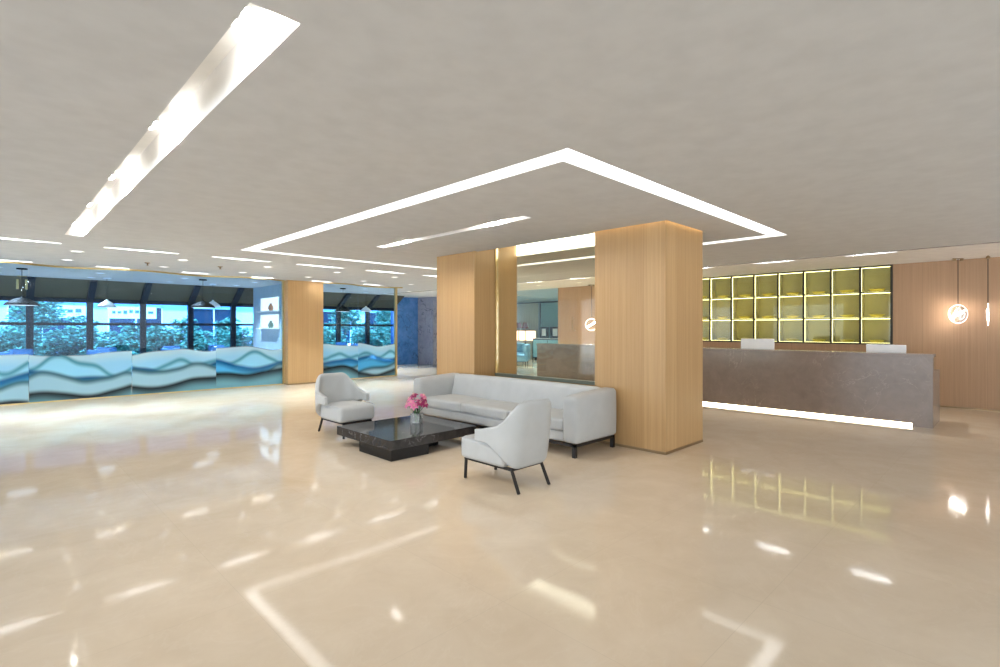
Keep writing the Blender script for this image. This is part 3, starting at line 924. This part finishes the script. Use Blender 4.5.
# ------------------------------------------------------------------ restaurant behind the glass
BW = 1.22; BX0 = 0.73 - BW * 6
w0 = bpy.data.objects.new('window', None)
def bay(n, x):
    r = bpy.data.objects.new(f'window_{n}', None); COL.objects.link(r); r.location = (x, YW, 0); r['kind'] = 'structure'
    bm = bmesh.new()
    box(bm, -0.072, 0.072, -0.06, 0.06, 0, 2.2)            # upright at the bay's edge
    box(bm, -0.05, BW + 0.05, -0.06, 0.06, 2.19, 2.30)       # head beam
    box(bm, 0.05, BW - 0.05, -0.04, 0.04, 1.57, 1.645)     # transom
    box(bm, 0.05, BW - 0.05, -0.05, 0.05, 0, 0.10)
    bar(bm, (0, 0.0, 2.24), (0, YS - YW - 0.0, H + 0.0), 0.12, 0.15)   # raking rib
    obj('window_frame', bm, 'frame', r)
    bm = bmesh.new(); box(bm, 0.05, BW - 0.05, -0.005, 0.005, 0.1, 1.57); box(bm, 0.05, BW - 0.05, -0.005, 0.005, 1.645, 2.19)
    obj('pane', bm, 'outer_glass', r)
    bm = bmesh.new()
    quad(bm, (0.0, 0.03, 2.26), (BW, 0.03, 2.26), (BW, YS - YW + 0.03, H + 0.01), (0.0, YS - YW + 0.03, H + 0.01))
    sb = obj('blind', bm, 'olive', r)
    sb.modifiers.new('s', 'SOLIDIFY').thickness = 0.02
    return r
proto = bay(wn_, BX0); wn_ += 1
for k in range(1, 15):
    c = dup(proto, (BX0 + BW * k, YW, 0)); c.name = f'window_{wn_}'; wn_ += 1
struct('wall_left', bx(XL - 0.2, XL, 14.0, YW + 0.25, 0, 3.3), 'white')
# partition with two lit niches
struct('wall_partition', bx(5.94, 6.10, 14.3, 17.15, 0, H), 'pale_wall')
for z0, lab in ((2.0, 'upper lit picture niche in the pale wall behind the glass'), (1.49, 'lower lit picture niche in the pale wall behind the glass')):
    t = thing('picture_niche', lab, 'picture', (5.94, 15.75, z0))
    obj('frame', bx((-0.03, 0.0, -0.72, 0.72, -0.02, 0.0), (-0.03, 0, -0.72, 0.72, 0.40, 0.42), (-0.03, 0, -0.72, -0.70, 0, 0.40), (-0.03, 0, 0.70, 0.72, 0, 0.40)), 'white', t)
    obj('lit_panel', bx(-0.008, 0, -0.70, 0.70, 0, 0.40), 'picture_light', t)
    bm = bmesh.new(); lathe(bm, [(0, 0), (0.05, 0), (0.085, 0.07), (0.07, 0.14), (0.03, 0.19), (0.04, 0.22), (0, 0.22)], 16, -0.09, -0.28)
    for v in bm.verts: v.co.x = -0.09 + (v.co.x + 0.09) * 0.9
    v_ = thing('ornament_vase', ('russet' if z0 > 1.7 else 'dark green') + ' small vase standing in the ' + ('upper' if z0 > 1.7 else 'lower') + ' lit niche', 'vase', (5.94, 15.75, z0 + 0.002))
    obj('vase_body', bm, principled('russet_glaze', (0.55, 0.22, 0.10), 0.4) if z0 > 1.7 else principled('green_glaze', (0.12, 0.2, 0.14), 0.4), v_, True)
    obj('shelf', bx(-0.17, 0, -0.70, 0.70, -0.02, 0.0), 'white', t)

def pendant(x, y, zb, rad, mat, label, tubes=False):
    t = thing('pendant_lamp', label, 'pendant lamp', (x, y, H), 0)
    z = zb - H
    bm = bmesh.new(); lathe(bm, [(0, 0), (0.09, 0), (0.09, -0.025), (0, -0.03)], 20); obj('canopy', bm, mat, t)
    obj('cord', tube(bmesh.new(), [(0, 0, -0.02), (0, 0, z + 0.12)], 0.006, 8), 'black', t)
    bm = bmesh.new(); lathe(bm, [(0.02, z + 0.20), (0.03, z + 0.17), (rad * 0.45, z + 0.135), (rad * 0.85, z + 0.06), (rad, z), (rad * 0.97, z), (rad * 0.82, z + 0.05), (rad * 0.4, z + 0.12), (0.0, z + 0.135)], 28)
    sd = obj('shade', bm, mat, t, True)
    bm = bmesh.new(); lathe(bm, [(0, z + 0.012), (rad * 0.88, z + 0.012), (rad * 0.88, z + 0.004), (0, z + 0.004)], 28)
    obj('diffuser', bm, 'lamp_pendant', sd)
    if tubes:
        bm = bmesh.new()
        for s in (-0.07, 0.07): tube(bm, [(s, 0, z + 0.62 - abs(s)), (s, 0, z + 0.34)], 0.022, 10)
        bar(bm, (-0.08, 0, z + 0.62), (0.08, 0, z + 0.62), 0.012, 0.012)
        obj('brass_tube', bm, 'brass', t)
    return t
def at_x(px, y):
    d = px - 500; return y * (362.9 + d * .7116) / (367.5 - d * .7026)
pendant(at_x(22, 14.9), 14.9, 1.98, 0.29, 'matte_black', 'black dome pendant with brass tubes nearest the frame edge, behind the glass', True)
pendant(at_x(107, 16.2), 16.2, 2.02, 0.20, 'monitor', 'small pale dome pendant behind the glass, over the blue chair row')
pendant(at_x(203, 15.0), 15.0, 2.03, 0.29, 'matte_black', 'black dome pendant behind the glass, between the pale ones')
pendant(at_x(213, 16.3), 16.3, 2.10, 0.20, 'monitor', 'small pale dome pendant just behind a black one, near the niches')
pendant(at_x(343, 15.2), 15.2, 2.02, 0.25, 'matte_black', 'black dome pendant behind the glass beyond the oak pillar')
pendant(at_x(366, 16.4), 16.4, 2.08, 0.20, 'monitor', 'small pale dome pendant behind the glass beyond the oak pillar')

def dining_table(loc, label):
    t = thing('dining_table', label, 'table', loc)
    obj('tabletop', bx(-0.45, 0.45, -0.4, 0.4, 0.71, 0.745, bevel=0.004), 'table_top', t)
    bm = bmesh.new(); lathe(bm, [(0, 0), (0.24, 0), (0.24, 0.015), (0.04, 0.03), (0.035, 0.71), (0, 0.71)], 20); obj('pedestal', bm, 'black', t, True)
    return t
def dining_chair(loc, rz, label):
    t = thing('dining_chair', label, 'chair', loc, rz, 'blue dining chairs behind the glass')
    obj('seat', puff(-0.23, 0.23, -0.22, 0.23, 0.40, 0.48, 0.03, (0, 0, 0.01), 8), 'blue_fabric', t, True)
    obj('backrest', puff(-0.22, 0.22, -0.26, -0.19, 0.50, 0.98, 0.03, (0, 0.015, 0), 8), 'blue_fabric', t, True)
    for sx in (-0.19, 0.19):
        obj('leg', bar(bmesh.new(), (sx, 0.19, 0.41), (sx, 0.20, 0), 0.03, 0.03), 'black', t)
        obj('leg', bar(bmesh.new(), (sx, -0.225, 0.55), (sx, -0.25, 0), 0.03, 0.03), 'black', t)
    return t
spots = [(0.35, 'under the black pendant'), (2.05, 'under the small pale pendant'), (3.55, 'in front of the house windows'), (4.75, 'next to the lit niches'), (8.9, 'beyond the oak pillar')]
for i, (x, w_) in enumerate(spots):
    dining_table((x, 16.5, 0), 'pale dining table behind the printed glass ' + w_)
    dining_chair((x - 0.2, 15.85, 0), 0.0, 'blue chair on the near side of the table ' + w_)
    dining_chair((x + 0.2, 17.2, 0), PI, 'blue chair on the window side of the table ' + w_)
for x, lab in ((4.62, 'small white lamp on the table next to the lit niches'), (8.85, 'small white lamp on the table beyond the oak pillar')):
    t = thing('table_lamp', lab, 'lamp', (x, 16.35, 0.745))
    bm = bmesh.new(); lathe(bm, [(0, 0), (0.06, 0), (0.06, 0.012), (0.012, 0.02), (0.012, 0.12), (0, 0.12)], 18); obj('base', bm, 'brass', t, True)
    bm = bmesh.new(); lathe(bm, [(0, 0.22), (0.03, 0.22), (0.10, 0.10), (0.09, 0.10), (0, 0.11)], 20); obj('lamp_shade', bm, 'lamp_soft', t, True)

# ------------------------------------------------------------------ reception wall's far end and the lounge past it
disc_lamp((12.60, 8.93, HR), 0.55, 1.60, 'glowing disc lamp by the oak wall, seen through the glass screen', 0.17)
t = thing('pull_handle', 'slim bronze pull handle on the oak wall, seen through the glass screen', 'handle', (XB, 9.80, 1.62))
bm = bmesh.new(); tube(bm, [(0, 0, 0.20), (-0.06, 0, 0.19), (-0.07, 0, 0.10), (-0.07, 0, -0.10), (-0.07, -0.02, -0.17), (-0.06, -0.06, -0.20), (0, -0.07, -0.20)], 0.013, 10); obj('grip', bm, 'plinth', t, True)
# curtain on the lounge's end wall
t = thing('curtain', 'pale pleated curtain at the far end of the lounge behind the glass screen', 'curtain', (XE - 0.12, 17.2, 0))
bm = bmesh.new(); n = 90; prev = None
for k in range(n + 1):
    y = -0.72 + 1.44 * k / n; x = 0.035 * math.sin(k * 0.9)
    cur = [bm.verts.new((x, y, 0.9)), bm.verts.new((x, y, H - 0.05))]
    if prev: bm.faces.new((prev[0], cur[0], cur[1], prev[1]))
    prev = cur
c = obj('cloth', bm, 'curtain', t, True); c.modifiers.new('s', 'SOLIDIFY').thickness = 0.01
obj('rail', tube(bmesh.new(), [(0, -0.8, H - 0.04), (0, 0.8, H - 0.04)], 0.018, 10), 'frame', t)
t = thing('glazed_panel', 'teal glazed panel in the lounge, next to the pale curtain', 'panel', (XE - 0.06, 15.75, 0))
obj('pane', bx(0, 0.04, -0.62, 0.62, 0.06, H - 0.06), 'teal', t)
obj('frame', bx((-0.02, 0.05, -0.68, -0.62, 0, H), (-0.02, 0.05, 0.62, 0.68, 0, H), (-0.02, 0.05, -0.62, 0.62, 0, 0.06), (-0.02, 0.05, -0.62, 0.62, H - 0.06, H)), 'frame', t)
t = thing('sideboard', 'dark sideboard under the teal panel in the lounge', 'sideboard', (18.3, 15.2, 0))
obj('body', bx(-0.25, 0.25, -0.9, 0.9, 0.1, 1.0), 'frame', t)
obj('top', bx(-0.27, 0.27, -0.92, 0.92, 1.0, 1.03), 'table_top', t)
for s in (-0.8, 0.8): obj('leg', bx(-0.2, 0.2, s - 0.03, s + 0.03, 0, 0.1), 'black', t)
obj('door', bx(-0.262, -0.25, -0.86, -0.02, 0.15, 0.95), 'teal', t); obj('door', bx(-0.262, -0.25, 0.02, 0.86, 0.15, 0.95), 'teal', t)
for y, w_, lab in ((14.95, 0.5, 'dark framed screen on the lounge sideboard, nearer the oak wall'), (15.62, 0.42, 'dark framed screen on the lounge sideboard, nearer the curtain')):
    t = thing('display_screen', lab, 'screen', (18.3, y, 1.03))
    obj('frame', bx(-0.02, 0.02, -w_ / 2 - .05, w_ / 2 + .05, 0.0, 0.52), 'screen', t)
    obj('picture', bx(-0.024, -0.02, -w_ * 0.28, w_ * 0.28, 0.1, 0.44), 'monitor', t)
    obj('foot', bx(-0.08, 0.08, -0.12, 0.12, 0, 0.012), 'black', t)
t = thing('console_table', 'white console table before a peach-lit panel in the lounge', 'table', (18.2, 17.1, 0))
obj('tabletop', bx(-0.3, 0.3, -0.7, 0.7, 0.86, 0.9), 'table_top', t)
for a in (-0.26, 0.26):
    for b in (-0.64, 0.64): obj('leg', bx(a - .02, a + .02, b - .02, b + .02, 0, 0.86), 'black', t)
t = thing('light_panel', 'peach-lit panel standing behind the white console in the lounge', 'light panel', (18.6, 17.1, 0))
obj('lit_face', bx(-0.03, 0, -0.68, 0.68, 0.9, 1.35), 'peach', t)
obj('stand', bx((0, 0.04, -0.70, 0.70, 0, 1.37)), 'curtain', t)
for k, y in enumerate((16.62, 17.05, 17.5)):
    t = thing('table_lamp', 'red-shaded lamp on the peach-lit console, ' + ('nearest the teal panel', 'middle of three', 'farthest from the teal panel')[k], 'lamp', (18.1, y, 0.9))
    bm = bmesh.new(); lathe(bm, [(0, 0), (0.09, 0), (0.09, 0.015), (0.02, 0.03), (0.02, 0.62), (0, 0.62)], 18); obj('base', bm, 'brass', t, True)
    bm = bmesh.new(); lathe(bm, [(0.09, 0.86), (0.17, 0.58), (0.165, 0.58), (0.085, 0.86)], 22); obj('lamp_shade', bm, 'red_shade', t, True)
for k, (x, y) in enumerate(((15.2, 14.3), (16.2, 15.6))):
    t = thing('lounge_chair', ('blue lounge chair seen through the glass screen, nearer one', 'blue lounge chair seen through the glass screen, farther one')[k], 'chair', (x, y, 0), 0.6 + k)
    obj('seat', puff(-0.36, 0.36, -0.36, 0.36, 0.15, 0.44, 0.06, (0, 0, 0.02), 10), 'pale_blue', t, True)
    obj('backrest', puff(-0.36, 0.36, -0.42, -0.24, 0.2, 0.86, 0.06, (0, 0.02, 0), 10), 'pale_blue', t, True)
    for sx in (-0.3, 0.3):
        for sy in (-0.3, 0.3): obj('leg', bar(bmesh.new(), (sx, sy, 0.17), (sx * 1.05, sy * 1.05, 0), 0.03, 0.03), 'black', t)
for y in (7.2, 8.7, 10.2):  # added behind the pillars to brighten the reception's far end
    q = dup(dl, (11.7, y, HR), label='added unseen downlight in the ceiling between counter and oak wall', group='added reception downlights')
    for ch in [c for c in bpy.data.objects if c.parent == q and c.type == 'LIGHT']: ch.data = first
for x, y in ((14.8, 11.5), (14.8, 14.0), (17.0, 12.5), (17.0, 15.5)):
    q = dup(dl, (x, y, HR), label='small round downlight in the lounge ceiling past the reception wall', group='lounge downlights')
    for ch in [c for c in bpy.data.objects if c.parent == q and c.type == 'LIGHT']: ch.data = first

# ------------------------------------------------------------------ outside
struct('ground', bx(-40, 60, YW + 0.25, 70, -0.25, -0.05), 'paving')
def shrub_mesh(n, rx, ry, rz, leaf):
    bm = bmesh.new()
    for _ in range(n):
        while True:
            v = Vector((random.uniform(-1, 1), random.uniform(-1, 1), random.uniform(-1, 1)))
            if 0.25 < v.length < 1: break
        v *= (0.75 + 0.35 * noise.noise(v * 2.2 + Vector((3, 1, 7))))
        c = Vector((v.x * rx, v.y * ry, rz + v.z * rz))
        R = Matrix.Rotation(random.uniform(0, 2 * PI), 3, 'Z') @ Matrix.Rotation(random.uniform(-1.2, 1.2), 3, 'X')
        s = leaf * random.uniform(0.6, 1.3)
        vs = [bm.verts.new(c + R @ Vector(p)) for p in ((-s, 0, 0), (0, -s * .5, 0.2 * s), (s, 0, 0), (0, s * .5, 0.2 * s))]
        bm.faces.new(vs)
    return bm
hs = thing('shrub', 'leafy green shrub growing outside the restaurant windows', 'shrub', (0, 21, -0.05), 0, 'shrubs outside the windows')
obj('foliage', shrub_mesh(1900, 0.72, 0.62, 0.86, 0.075), 'foliage', hs)
bm = bmesh.new()
for a in range(5): tube(bm, [(0.05 * a - .1, 0, 0), (0.25 * math.cos(a * 1.3), 0.2 * math.sin(a * 1.3), 0.9)], [0.03, 0.012], 6)
obj('stem', bm, 'bark', hs)
hs.location = (-6.0, 20.3, -0.05)
for k in range(1, 17):
    c = dup(hs, (-6.0 + 1.26 * k + random.uniform(-.06, .06), 20.4 + 0.55 * (k % 2), -0.05), random.uniform(0, 6))
    c.scale = (1, 1, random.uniform(0.92, 1.15))
for k in range(16):
    c = dup(hs, (-5.3 + 1.5 * k, 22.3, -0.05), k * 0.9); c.scale = (1.05, 1.1, random.uniform(1.1, 1.3))
tr = thing('tree', 'slender tree with loose crown outside the restaurant windows', 'tree', (1.2, 25.0, -0.05), 0, 'trees outside the windows')
obj('crown', shift(shrub_mesh(1500, 1.0, 1.0, 0.9, 0.10), (0, 0, 1.2)), 'foliage', tr)
obj('trunk', tube(bmesh.new(), [(0, 0, 0), (0.05, 0, 0.9), (0.02, 0.05, 1.8)], [0.09, 0.07, 0.04], 10), 'bark', tr)
for k, x in enumerate((-5, 10.5, 13.2, 16.0)): dup(tr, (x, 24.8 + 0.4 * (k % 2), -0.05), k * 1.3)
# the house across the yard
hb = thing('building', 'pale building with white sign boards across the yard', 'building', (5, 30, -0.05))
obj('wall', bx(-24, 24, 0, 4, 0, 3.0), 'facade', hb)
obj('upper_wall', bx(-24, 24, 0.3, 4, 3.0, 6.0), 'frame', hb)  # upper storey made dark to dim its reflection in the floor
obj('cornice', bx(-24, 24, -0.25, 0.02, 2.75, 2.95), 'sign', hb)
for k in range(-6, 7):
    x = k * 3.4
    w1 = obj('window', bx((x - 1.1, x + 1.1, -0.04, 0.02, 0.5, 0.56), (x - 1.1, x + 1.1, -0.04, 0.02, 2.54, 2.6), (x - 1.1, x - 1.04, -0.04, 0.02, 0.5, 2.6), (x + 1.04, x + 1.1, -0.04, 0.02, 0.5, 2.6), (x - .03, x + .03, -0.04, .02, .5, 2.6)), 'sign', hb)
    obj('pane', bx(x - 1.04, x + 1.04, -0.015, 0.01, 0.56, 2.54), 'frame', w1)
# white sign boards hung across the yard
def signboard(x, w, label):
    t = thing('sign_board', label, 'sign', (x, 26.5, -0.05))
    obj('board', bx(-w / 2, w / 2, 0, 0.08, 1.95, 2.45), 'sign', t)
    bm = bmesh.new(); xx = -w / 2 + 0.15
    while xx < w / 2 - 0.3:
        ww = random.uniform(0.10, 0.22)
        zz = random.uniform(2.13, 2.19)
        box(bm, xx, xx + ww, -0.012, 0.0, zz, zz + random.uniform(0.08, 0.14))
        xx += ww + 0.08
    obj('mark', bm, 'sign_dark', t)
    for s in (-1, 1): obj('post', bx(s * w * 0.42 - 0.04, s * w * 0.42 + 0.04, 0.02, 0.08, 0, 1.95), 'frame', t)
    return t
signboard(2.1, 1.7, 'white sign board with faint dark marks outside, under the black pendant')
signboard(4.3, 1.7, 'white sign board with faint dark marks outside, under the small pale pendant')

# ------------------------------------------------------------------ light
sun = bpy.data.lights.new('sun', 'SUN'); sun.energy = 16.0; sun.angle = 0.2; sun.color = (1, 0.98, 0.97)
so = bpy.data.objects.new('sun', sun); COL.objects.link(so)
so.rotation_euler = (math.radians(40), 0, math.radians(-28))    # sun behind the lobby, onto the yard's house and hedge
w = bpy.data.worlds.new('sky'); sc.world = w; w.use_nodes = True
nt = w.node_tree; nt.nodes.clear(); g = N(nt)
wo = g.add('ShaderNodeOutputWorld'); bg = g.add('ShaderNodeBackground')
tc = g.add('ShaderNodeTexCoord'); sx = g.add('ShaderNodeSeparateXYZ'); g.link(tc.outputs['Generated'], sx.inputs[0])
up = g.mapr(sx.outputs[2], -0.1, 0.7)
sky = g.mix(up, (0.72, 0.86, 1.0), (0.35, 0.60, 1.0))
haze = g.mapr(sx.outputs[1], -0.2, 0.5)         # bright hazy sky on the entrance side, clear blue over the yard
col = g.mix(haze, (0.86, 0.94, 1.0), sky)
west = g.mapr(sx.outputs[0], 0.1, -0.9)          # sky strengthened on the open side to brighten the ceiling
g.link(col, bg.inputs[0]); g.link(g.math('MULTIPLY_ADD', west, 0.95, 1.15), bg.inputs[1])
g.link(bg.outputs[0], wo.inputs[0])
